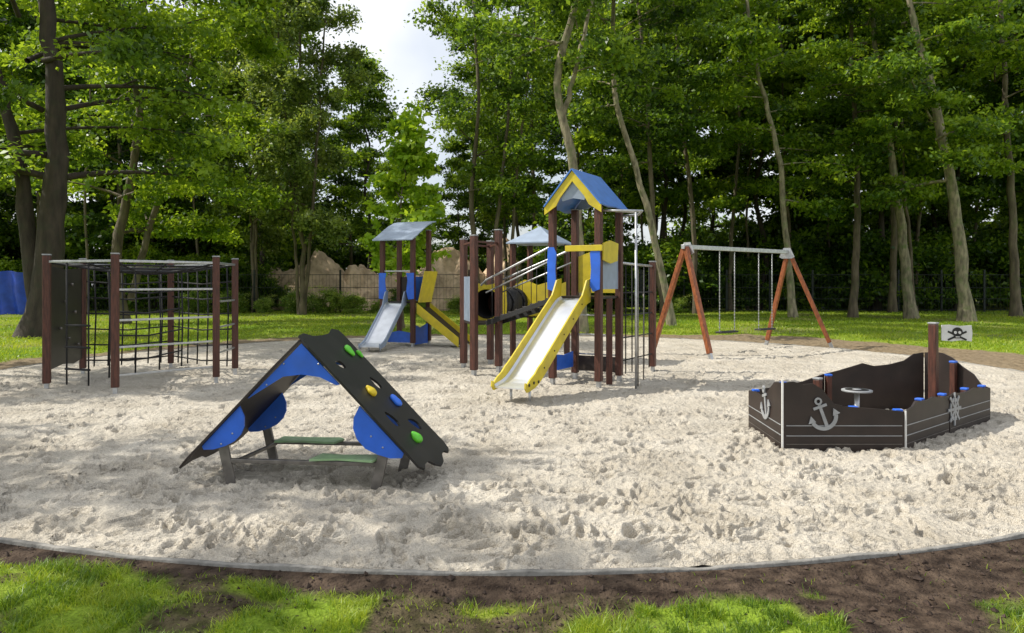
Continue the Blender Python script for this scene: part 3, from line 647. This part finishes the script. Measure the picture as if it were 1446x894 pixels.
for k_,(i,j,t,z) in enumerate([(0,1,.03,.66),(0,1,.97,.38),(1,2,.45,.44),(1,2,.98,.43),(2,3,.5,.43),(2,3,.93,.41),(6,0,.05,.42),(0,1,.6,.41),(4,5,.98,.48),(3,4,.5,.68)]):
    a,b=B_[i],B_[j];d=Vector((b[0]-a[0],b[1]-a[1],0)).normalized();n=Vector((d.y,-d.x,0));p=Vector((*lerp(a,b,t),0))-n*.06
    rt=math.atan2(d.y,d.x);g.vbox('inner_post_%d'%k_,p.x,p.y,-.1,z-.0,.07,.07,rt,M['wood'],.008);g.vbox('blue_cap_%d'%k_,p.x,p.y,z+.001,z+.026,.078,.078,rt,M['blue'],.006)
g.post('mast',5.27,9.25,1.21,.095,.7);g.post('short_post',3.72,9.0,.55,.085,.7)
g.tube('table_leg',[(4.08,8.75,-.1),(4.08,8.75,.44)],.03,M['steel'],12)
def disc(grp,name,cx,cy,z0,z1,r_,m,n=28): return grp.tube(name,[(cx,cy,z0),(cx,cy,z1)],r_,m,n)
disc(g,'table_top',4.08,8.75,.44,.46,.17,M['grey']);disc(g,'table_inlay',4.08,8.75,.4605,.464,.13,M['black'])
disc(g,'table_hub',4.08,8.75,.4645,.468,.05,M['grey'])
fx,fz=5.335,1.0
fl=Vector((1,-.12,0)).normalized()
g.prism('flag_board',[(0,.01),(.12,0),(.24,.015),(.35,0),(.36,.1),(.35,.2),(.22,.19),(.1,.205),(0,.2)],(fx,9.19,fz),fl,(0,0,1),.014,M['white'])
def fp(name,pts,m,o): g.prism(name,pts,(fx,9.19-o,fz),fl,(0,0,1),.006,m)
ci=lambda cx,cz,a,b,n=18:[(cx+a*math.cos(t),cz+b*math.sin(t)) for t in np.linspace(0,2*math.pi,n,endpoint=False)]
for sg in (1,-1): fp('crossbone_%d'%sg,[(.18+a_*math.cos(.45)-b_*math.sin(.45)*sg,.07+(a_*math.sin(.45)*sg+b_*math.cos(.45))) for a_,b_ in ((-.12,-.011),(.12,-.011),(.12,.011),(-.12,.011))],M['black'],.010+.001*sg)
fp('skull',ci(.18,.115,.062,.058),M['black'],.014);fp('jaw',[(.15,.04),(.21,.04),(.215,.08),(.145,.08)],M['black'],.016)
for sg in (1,-1): fp('eye_%d'%sg,ci(.18+.025*sg,.11,.016,.018,12),M['white'],.019)
fp('teeth',[(.158,.05),(.202,.05),(.202,.062),(.158,.062)],M['white'],.0205)

# ------------------------------------------------------------------ swing
g=Grp('swing_set',(6,19,0))
aL=Vector((4.1,17.5,2.6));aR=Vector((7.62,20.4,2.6))
dd=(aR-aL).normalized()
for nm,ap,feet in (('left',aL,((4.52,16.8),(3.42,18.1))),('right',aR,((8.64,20.0),(7.15,20.8)))):
    for k_,(fx_,fy_) in enumerate(feet):
        f=Vector((fx_,fy_,0));v=(f-ap).normalized()
        g.beam('leg_%s_%d'%(nm,k_),ap+v*.05+Vector((0,0,.03)),f-v*.12,.115,.115,M['swingwood'],bevel=.02)
        g.beam('foot_%s_%d'%(nm,k_),f-v*.13,f+v*.15,.07,.09,M['steel'])
    hx=(Vector((feet[0][0],feet[0][1],0))-Vector((feet[1][0],feet[1][1],0))).normalized()
    g.prism('joint_plate_'+nm,[(-.13,-.2),(.13,-.2),(.2,-.16),(.09,.09),(-.09,.09),(-.2,-.16)],ap-dd*(0.07 if nm=='right' else -.07),hx,(0,0,1),.02,M['steel'])
g.beam('top_beam',aL-dd*.1+Vector((0,0,-.02)),aR+dd*.1+Vector((0,0,-.02)),.09,.1,M['steel'])
def chain(nm,p,q):
    n=26
    g.tube(nm,[p,q],.008,M['steel'],6)
    V=[];F=[]
    for k_ in range(0,n): 
        a_=p.lerp(q,(k_+.2)/n);b_=p.lerp(q,(k_+.8)/n);v_,f_=tube_vf(np.array([a_,b_],float),np.full(2,.015),6);f_=f_+len(V);V+=list(v_);F+=[tuple(x) for x in f_]
    g.raw(nm+'_links',V,F,M['steel'])
for s_,(c0,c1) in enumerate(((.30,.44),(.68,.82))):
    p0=aL.lerp(aR,c0);p1=aL.lerp(aR,c1)
    q0=Vector((p0.x,p0.y,.5));q1=Vector((p1.x,p1.y,.5))
    chain('chain_%d_a'%s_,p0-Vector((0,0,.08)),q0);chain('chain_%d_b'%s_,p1-Vector((0,0,.08)),q1)
    g.beam('seat_%d'%s_,q0-dd*.04,q1+dd*.04,.2,.045,M['rubber'],bevel=.015)

# ------------------------------------------------------------------ slides
def slide(g,prefix,O,dirv,z0,z1,run,w,side,bed,lip=.16,flatend=.32,dots=False):
    O=Vector(O);d=Vector(dirv).normalized();n=Vector((-d.y,d.x,0))
    pr=[(-.05,z0)]
    K=18
    for k in range(K+1):
        t=k/K;s=.08+(run-flatend-.08)*t;z=z0+(z1+.03-z0)*t
        pr.append((s,z))
    pr+= [(run-flatend+.1,z1-.0),(run-.08,z1-.02),(run,z1-.035)]
    pr=np.array(pr);
    for _ in range(3): pr[1:-1,1]=(pr[:-2,1]+2*pr[1:-1,1]+pr[2:,1])/4
    V=[];F=[]
    for a_,z in pr:
        for o,h in ((-w/2,.0),(-w/2+.03,-.035),(w/2-.03,-.035),(w/2,.0)): V.append(O+d*a_+n*o+Vector((0,0,z+h)))
        for o in (w/2,-w/2): V.append(O+d*a_+n*o+Vector((0,0,z-.05)))
    m_=len(pr)
    for i in range(m_-1):
        for j in range(6): F.append((i*6+j,i*6+(j+1)%6,(i+1)*6+(j+1)%6,(i+1)*6+j))
    F.append(tuple(range(6)));F.append(tuple((m_-1)*6+j for j in reversed(range(6))))
    g.raw(prefix+'_bed',V,F,bed)
    up=[(a_,z+lip*(.75 if i<m_-3 else .75-.2*(i-m_+4))) for i,(a_,z) in enumerate(pr)]
    dn=[(a_,z-.09) for a_,z in pr]
    top=[(-.08,z0+.3),(.1,z0+.27),(.2,z0+.12)]
    poly=top+[p for p in up if p[0]>.25]+[(run+.05,z1+.02),(run+.06,z1-.06),(run,z1-.12)]+list(reversed([p for p in dn if p[0]<run-.05]))
    for sg,nm in ((1,'a'),(-1,'b')): g.prism(prefix+'_side_'+nm,poly,O+n*(sg*(w/2+.014)),d,(0,0,1),.024,side)
    if dots:
        for sg in (1,-1):
            for a_ in np.linspace(.3,run-.5,5):
                z=np.interp(a_,pr[:,0],pr[:,1])+.03;p=O+d*a_+n*(sg*(w/2+.028))+Vector((0,0,z));g.tube(prefix+'_bolt',[p,p+n*(sg*.008)],.013,M['black'],8)
            for (a_,dz) in ((run-.32,-.0),(run-.18,.0),(run-.04,-.02)):
                z=z1+dz;p=O+d*a_+n*(sg*(w/2+.028))+Vector((0,0,z));g.tube(prefix+'_hole',[p,p+n*(sg*.008)],.022,M['black'],8)
    p=O+d*(run-.3)
    for sg in (1,-1): q=p+n*(sg*w*.3);g.tube(prefix+'_foot_%d'%sg,[q+Vector((0,0,z1-.06)),Vector((q.x,q.y,-.1))],.02,M['steel'],8)

# ------------------------------------------------------------------ main play structure
g=Grp('slide_play_tower',(1.2,12.9,0))
u=Vector((.5,.866,0));v=Vector((.866,-.5,0));Rp=Vector((1.43,12.2,0));rot=math.atan2(v.y,v.x)
FR=Rp;FL=Rp-v*.85;BR=Rp+u*.9;BL=FL+u*.9;cen=(FR+BL)/2
for nm,p in (('fr',FR),('fl',FL),('br',BR),('bl',BL)): g.post('tower_post_'+nm,p.x,p.y,3.04,.115,rot)
g.prism('deck',[(-.42,-.44),(.42,-.44),(.42,.44),(-.42,.44)],cen+Vector((0,0,1.48)),v,u,.04,M['brownblack'])
rz=3.62;ez_=3.04;hs=.50
for sg,nm in ((1,'right'),(-1,'left')):
    c=cen-u*.60+Vector((0,0,rz));ax=(v*sg*hs+Vector((0,0,ez_-rz)))
    ln=ax.length;k=[(0,0),(ln*.5,.0),(ln*1.04,-.0),(ln*1.08,.3),(ln*1.05,.6),(ln*1.1,.9),(ln*1.05,1.2),(ln*.5,1.2),(0,1.2)]
    g.prism('roof_'+nm,k,c+v*sg*.004,ax,u,.022,M['roofblue'])
ch_=[(0,rz-.025),(hs+.02,ez_-.04),(hs+.02,ez_-.16),(.30,ez_-.02),(.22,ez_+.12),(0,rz-.2),(-.22,ez_+.12),(-.30,ez_-.02),(-hs-.02,ez_-.16),(-hs-.02,ez_-.04)]
g.prism('gable_front',ch_,cen-u*.565,v,(0,0,1),.022,M['yellow'])
g.prism('gable_back',[(0,rz-.03),(hs-.03,ez_),(.2,ez_+.02),(0,ez_+.12),(-.2,ez_+.02),(-hs+.03,ez_)],cen+u*.50,v,(0,0,1),.022,M['palegrey'])
g.prism('gable_inner',[(0,rz-.10),(.27,ez_+.22),(.2,ez_+.06),(0,ez_+.1),(-.2,ez_+.06),(-.27,ez_+.22)],cen-u*.52,v,(0,0,1),.018,M['palegrey'])
fo=-u*.075
def fpan(name,pts,m,off=0.): g.prism(name,pts,FL+fo-u*off,v,(0,0,1),.02,m)
fpan('blue_cheek_left',[(-.06,1.62),(.05,1.58),(.11,1.68),(.09,1.95),(.11,2.22),(.06,2.33),(-.05,2.33),(-.06,2.1)],M['blue'])
fpan('blue_cheek_right',[(.90,1.62),(.78,1.58),(.73,1.68),(.75,1.95),(.73,2.22),(.78,2.33),(.90,2.33),(.91,2.1)],M['blue'])
g.beam('slide_crossbar',FL+fo+Vector((0,0,2.3))+v*.28,FL+fo+Vector((0,0,2.3))+v*.95,.05,.1,M['yellow'])
def span(name,A,B,pts,m,off=0.):
    d=(B-A);n=Vector((d.y,-d.x,0)).normalized();g.prism(name,pts,A+n*off,d,(0,0,1),.02,m)
span('side_panel_right',FR,BR,[(.07,1.62),(.83,1.62),(.83,2.28),(.6,2.36),(.4,2.28),(.2,2.36),(.07,2.3)],M['palegrey'],.0)
span('yellow_panel_right',FR,BR,[(.0,2.1),(.3,2.05),(.62,2.1),(.66,2.4),(.3,2.44),(.0,2.38)],M['yellow'],.075)
span('back_panel',BL,BR,[(.07,1.55),(.78,1.55),(.78,2.2),(.42,2.32),(.07,2.2)],M['yellow'],.0)
span('under_panel_blue',FL,BL,[(.07,.22),(.8,.22),(.8,.5),(.45,.46),(.07,.5)],M['blue'],0)
span('under_bench_dark',BL,BR,[(.07,.15),(.78,.15),(.78,.42),(.07,.42)],M['brownblack'],0)
for k_,z in enumerate((.45,.8,1.15)):
    g.beam('ladder_rung_%d'%k_,BL+u*.02+Vector((0,0,z)),BR+u*.02+Vector((0,0,z)),.03,.03,M['steel'])
slide(g,'slide',(FL+FR)/2-u*.06,-u,1.5,.30,2.12,.52,M['yellow'],M['slide'],lip=.2,dots=True)
px_,py_=2.02,12.05
g.tube('fire_pole',[(px_,py_,-.1),(px_,py_,2.88)],.02,M['steel'],12)
g.tube('overhead_bar_a',[FR+Vector((0,0,2.92)),(px_+.1,py_,2.9)],.02,M['steel'],10);g.tube('overhead_bar_b',[BR+Vector((0,0,2.9)),(px_+.12,py_+.5,2.88),(px_+.1,py_,2.9)],.02,M['steel'],10)
g.tube('overhead_bar_c',[BR+Vector((-.1,-.3,2.95)),(px_,py_+.2,2.9)],.018,M['steel'],10)
E=Vector((2.74,14.4,0));g.post('wing_post',E.x,E.y,2.13,.11,rot)
g.tube('wing_top_bar',[BR+Vector((0,0,2.08)),E+Vector((0,0,2.05))],.022,M['steel'],8)
for q in (.18,.36,.54,.72,.88):
    p=BR.lerp(E,q);g.tube('wing_rope_%d'%int(q*100),[p+Vector((0,0,2.07)),p+Vector((0,0,.1))],.012,M['rope'],6)
for z in (.35,.75,1.15,1.55): g.tube('wing_cross_%d'%int(z*100),[BR+Vector((0,0,z)),E+Vector((0,0,z))],.012,M['rope'],6)
for (x_,y_) in ((2.13,12.5),(2.33,13.1)):
    g.tube('thin_pole_%d'%int(x_*100),[(x_,y_,-.1),(x_,y_,1.95)],.012,M['darksteel'],6)
g.beam('low_stub_beam',FR+u*.45+Vector((0,0,.0)),FR+u*.45+Vector((0,0,1.46)),.1,.1,M['wood'])

Q=[Vector((-.71,13.8,0)),Vector((-.26,14.45,0)),Vector((-.46,15.7,0)),Vector((-.98,15.0,0))]
for k_,(p,zt) in enumerate(zip(Q,(2.6,2.75,2.6,2.6))): g.post('bridge_post_%d'%k_,p.x,p.y,zt,.12,rot)
for k_ in range(4):
    a_,b_=Q[k_],Q[(k_+1)%4]; g.beam('bridge_rail_%d'%k_,a_+Vector((0,0,2.5)),b_+Vector((0,0,2.5)),.03,.04,M['wood'])
d_=(Q[3]-Q[0]);
for q in np.linspace(.12,.88,7):
    p=Q[0].lerp(Q[3],q);g.vbox('slat_%d'%int(q*100),p.x,p.y,.98,1.85,.09,.02,math.atan2(d_.y,d_.x),M['palegrey'],.004)
g.prism('module_deck',[(Q[k].x,Q[k].y) for k in range(4)],(0,0,.95),(1,0,0),(0,1,0),.04,M['brownblack'])
tA=np.array([-.50,14.95,1.30]);tB=np.array([.22,16.75,1.30])
n_=37;P_=tA+(tB-tA)*np.linspace(0,1,n_)[:,None];R_=.30+.014*np.cos(np.arange(n_)*np.pi)
V,F=tube_vf(P_,R_,28);V2,F2=tube_vf(P_,R_-.03,28)
g.raw('tunnel_outer',V,F,M['rubber'],0,True);g.raw('tunnel_inner',V2,F2,M['rubber'],0,True)
dt=(tB-tA)/np.linalg.norm(tB-tA);sdv=Vector((dt[1],-dt[0],0)).normalized()
for k_,q in enumerate((0.,.33,.66,1.)):
    c=tA+(tB-tA)*q;th=np.linspace(0,2*np.pi,29);sd=np.cross(dt,[0,0,1]);upv=np.cross(sd,dt)
    g.tube('tunnel_ring_%d'%k_,[c+.325*(np.cos(t)*sd+np.sin(t)*upv) for t in th],.018,M['rubber'],6)
hole=[(.30*math.cos(t),.30*math.sin(t)) for t in np.linspace(0,2*math.pi,28,endpoint=False)]
g.prism('tunnel_portal',[(-.42,-.34),(.42,-.34),(.44,0),(.42,.36),(.2,.42),(0,.38),(-.2,.42),(-.42,.36),(-.44,0)],Vector(tA)-Vector(dt)*.03,sdv,(0,0,1),.02,M['yellow'],holes=[hole])
BT=[Vector((.02,16.4,0)),Vector((.85,16.0,0)),Vector((1.25,16.85,0)),Vector((.42,17.25,0))]
for k_,p in enumerate(BT): g.post('rear_post_%d'%k_,p.x,p.y,2.6,.11,.4)
cb_=sum(BT,Vector())/4
rb=[cb_+(p-cb_)*1.25+Vector((0,0,2.62)) for p in BT];ap=cb_+Vector((0,0,3.0))
g.raw('rear_roof',[*rb,ap,*[p-Vector((0,0,.03)) for p in rb]],[(0,1,4),(1,2,4),(2,3,4),(3,0,4),(0,1,6,5),(1,2,7,6),(2,3,8,7),(3,0,5,8),(5,6,7,8)],M['palegrey'])
span('rear_panel_front',BT[0],BT[1],[(.06,1.0),(.86,1.0),(.86,1.75),(.6,1.68),(.3,1.8),(.06,1.7)],M['yellow'])
span('rear_panel_right',BT[1],BT[2],[(.06,1.0),(.86,1.0),(.86,1.75),(.4,1.68),(.06,1.75)],M['yellow'])
g.prism('rear_deck',[(-.42,-.42),(.42,-.42),(.42,.42),(-.42,.42)],cb_+Vector((0,0,.98)),BT[1]-BT[0],BT[2]-BT[1],.04,M['brownblack'])
for nm,a_,b_ in (('front',Q[0]+Vector((.22,.2,0)),FL),('back',Q[1]+Vector((.05,.1,0)),BL)):
    A1=a_+Vector((0,0,1.78));B1=b_+Vector((0,0,2.36))
    g.tube('handrail_'+nm,[A1-Vector((.1,-.1,.1)),A1,B1,B1+Vector((.02,0,0))],.02,M['steel'],10)
    g.tube('midrail_'+nm,[A1-Vector((0,0,.24)),B1-Vector((0,0,.24))],.014,M['steel'],10)
    g.beam('stringer_'+nm,a_+Vector((0,0,.96)),b_+Vector((0,0,1.44)),.03,.09,M['rubber'])
    for q in np.linspace(.1,.9,5): g.tube('baluster_%s_%d'%(nm,int(q*100)),[A1.lerp(B1,q),(a_.lerp(b_,q))+Vector((0,0,.96+.48*q))],.008,M['rope'],6)
a0=Q[0]+Vector((.22,.2,0));a1=Q[1]+Vector((.05,.1,0))
for q in np.linspace(.06,.94,9):
    p=a0.lerp(FL,q)+Vector((0,0,1.0+.48*q));p2=a1.lerp(BL,q)+Vector((0,0,1.0+.48*q));g.beam('tread_%d'%int(q*100),p,p2,.12,.03,M['brownblack'])

# ------------------------------------------------------------------ small tower
g=Grp('small_slide_tower',(-3.0,20.8,0))
a=Vector((-2.68,20.0,0));b=Vector((-3.56,20.35,0));vv=(a-b).normalized();uu=Vector((-vv.y,vv.x,0));c_=a+uu*.9;d_=b+uu*.9;rt=math.atan2(vv.y,vv.x)
for nm,p,zt in (('fr',a,2.95),('fl',b,2.95),('br',c_,3.2),('bl',d_,3.2)): g.post('post_'+nm,p.x,p.y,zt,.12,rt)
cc=(a+d_)/2
pf=[(-.75,2.90),(-.5,3.02),(-.2,3.18),(.1,3.33),(.4,3.44),(.62,3.48)]
poly=pf+[(x,z-.03) for x,z in reversed(pf)]
g.raw('roof',[cc+uu*x-vv*.62+Vector((0,0,z)) for x,z in poly]+[cc+uu*x+vv*.62+Vector((0,0,z)) for x,z in poly],
      [tuple(range(12)),tuple(range(23,11,-1))]+[(i,(i+1)%12,12+(i+1)%12,12+i) for i in range(12)],M['palegrey'])
g.prism('deck',[(-.45,-.44),(.45,-.44),(.45,.44),(-.45,.44)],cc+Vector((0,0,1.2)),vv,uu,.04,M['brownblack'])
def sp(name,A,B,pts,m,off=0.):
    d=(B-A);n=Vector((d.y,-d.x,0)).normalized();g.prism(name,pts,A+n*off,d,(0,0,1),.02,m)
W_=(a-b).length
sp('cheek_left',b,a,[(-.07,1.3),(.1,1.28),(.16,1.5),(.12,1.8),(.16,2.0),(-.07,2.0)],M['blue'],.075)
sp('cheek_right',b,a,[(W_+.07,1.3),(W_-.1,1.28),(W_-.16,1.5),(W_-.12,1.8),(W_-.16,2.0),(W_+.07,2.0)],M['blue'],.075)
sp('back_panel',d_,c_,[(.07,1.25),(W_-.07,1.25),(W_-.07,1.9),(.07,1.9)],M['brownblack'])
sp('right_panel',a,c_,[(.07,1.25),(.83,1.25),(.83,1.9),(.07,1.9)],M['blue'])
g.beam('grab_bar',b+Vector((0,0,2.05)),a+Vector((0,0,2.05)),.04,.04,M['steel'])
sp('low_panel_blue',b,a,[(.1,.1),(W_,.1),(W_,.35),(W_*.5,.42),(.1,.35)],M['blue'],-.1)
sp('low_panel_side',a,c_,[(.07,.05),(.83,.05),(.83,.6),(.4,.5),(.07,.6)],M['blue'])
sd=Vector((-.22,-.975,0)).normalized()
slide(g,'slide',b.lerp(a,.47)+sd*.05,sd,1.22,.2,1.75,.52,M['palegrey'],M['slide'],lip=.10)
def quadp(name,P4,th,m):
    P4=[Vector(p) for p in P4];n=(P4[1]-P4[0]).cross(P4[2]-P4[0]).normalized()*th
    g.raw(name,P4+[p+n for p in P4],[(0,1,2,3),(7,6,5,4),(0,4,5,1),(1,5,6,2),(2,6,7,3),(3,7,4,0)],m,.004)
A_=a+uu*.05;Bq=c_-uu*.1
e=vv
quadp('lean_panel',[A_+e*.12+Vector((0,0,1.2)),Bq+e*.12+Vector((0,0,1.2)),Bq+e*.32+Vector((0,0,2.05)),A_+e*.32+Vector((0,0,2.05))],.02,M['yellow'])
quadp('ramp_side',[A_+e*.1+Vector((0,0,1.18)),A_+e*.1+Vector((0,0,.9)),A_+e*1.35+Vector((0,0,.02)),A_+e*1.35+Vector((0,0,.28))],.024,M['yellow'])
quadp('ramp_side_back',[Bq+e*.1+Vector((0,0,1.18)),Bq+e*.1+Vector((0,0,.9)),Bq+e*1.35+Vector((0,0,.02)),Bq+e*1.35+Vector((0,0,.28))],.024,M['yellow'])
quadp('ramp_board',[A_+uu*.03+e*.1+Vector((0,0,1.05)),Bq-uu*.03+e*.1+Vector((0,0,1.05)),Bq-uu*.03+e*1.35+Vector((0,0,.1)),A_+uu*.03+e*1.35+Vector((0,0,.1))],.024,M['brownblack'])

# ------------------------------------------------------------------ light, sky, camera
sd=Vector((-.95,.12,0)).normalized();el=math.radians(46)
sv=sd*math.cos(el)+Vector((0,0,math.sin(el)))
sl=bpy.data.lights.new('sun','SUN');sl.energy=5.0;sl.angle=math.radians(.5);sl.color=(1,.95,.85)
so=bpy.data.objects.new('sun',sl);COL.objects.link(so);so.rotation_euler=sv.to_track_quat('Z','Y').to_euler();so.location=(-20,12,30)
w=bpy.data.worlds.new('World');scene.world=w;w.use_nodes=True;nt=w.node_tree;nt.nodes.clear()
out=nt.nodes.new('ShaderNodeOutputWorld');bg=nt.nodes.new('ShaderNodeBackground');bg.inputs[1].default_value=.15
sky=nt.nodes.new('ShaderNodeTexSky');sky.sky_type='NISHITA';sky.sun_disc=False;sky.sun_elevation=el;sky.sun_rotation=math.atan2(sv.x,sv.y);sky.dust_density=2.5
tc=nt.nodes.new('ShaderNodeTexCoord');no=nt.nodes.new('ShaderNodeTexNoise');no.inputs['Scale'].default_value=2.2;no.inputs['Detail'].default_value=5
nt.links.new(tc.outputs['Generated'],no.inputs['Vector'])
rp=nt.nodes.new('ShaderNodeValToRGB');rp.color_ramp.elements[0].position=.38;rp.color_ramp.elements[0].color=(.35,.35,.35,1);rp.color_ramp.elements[1].position=.58;rp.color_ramp.elements[1].color=(.95,.95,.95,1)
nt.links.new(no.outputs[0],rp.inputs[0])
mx=nt.nodes.new('ShaderNodeMix');mx.data_type='RGBA';mx.inputs[7].default_value=(7.3,7.5,7.8,1)
nt.links.new(rp.outputs[0],mx.inputs[0]);nt.links.new(sky.outputs[0],mx.inputs[6]);nt.links.new(mx.outputs[2],bg.inputs[0]);nt.links.new(bg.outputs[0],out.inputs[0])
cam=bpy.data.cameras.new('camera');cam.sensor_width=36;cam.lens=26;cam.shift_y=-.0325;cam.clip_end=2000;cam.clip_start=.05
co=bpy.data.objects.new('camera',cam);COL.objects.link(co);co.location=(0,0,1.72);co.rotation_euler=(math.radians(90),0,0)
scene.camera=co
scene.view_settings.view_transform='Standard'
try: scene.view_settings.look='None'
except Exception: pass
scene.view_settings.exposure=0
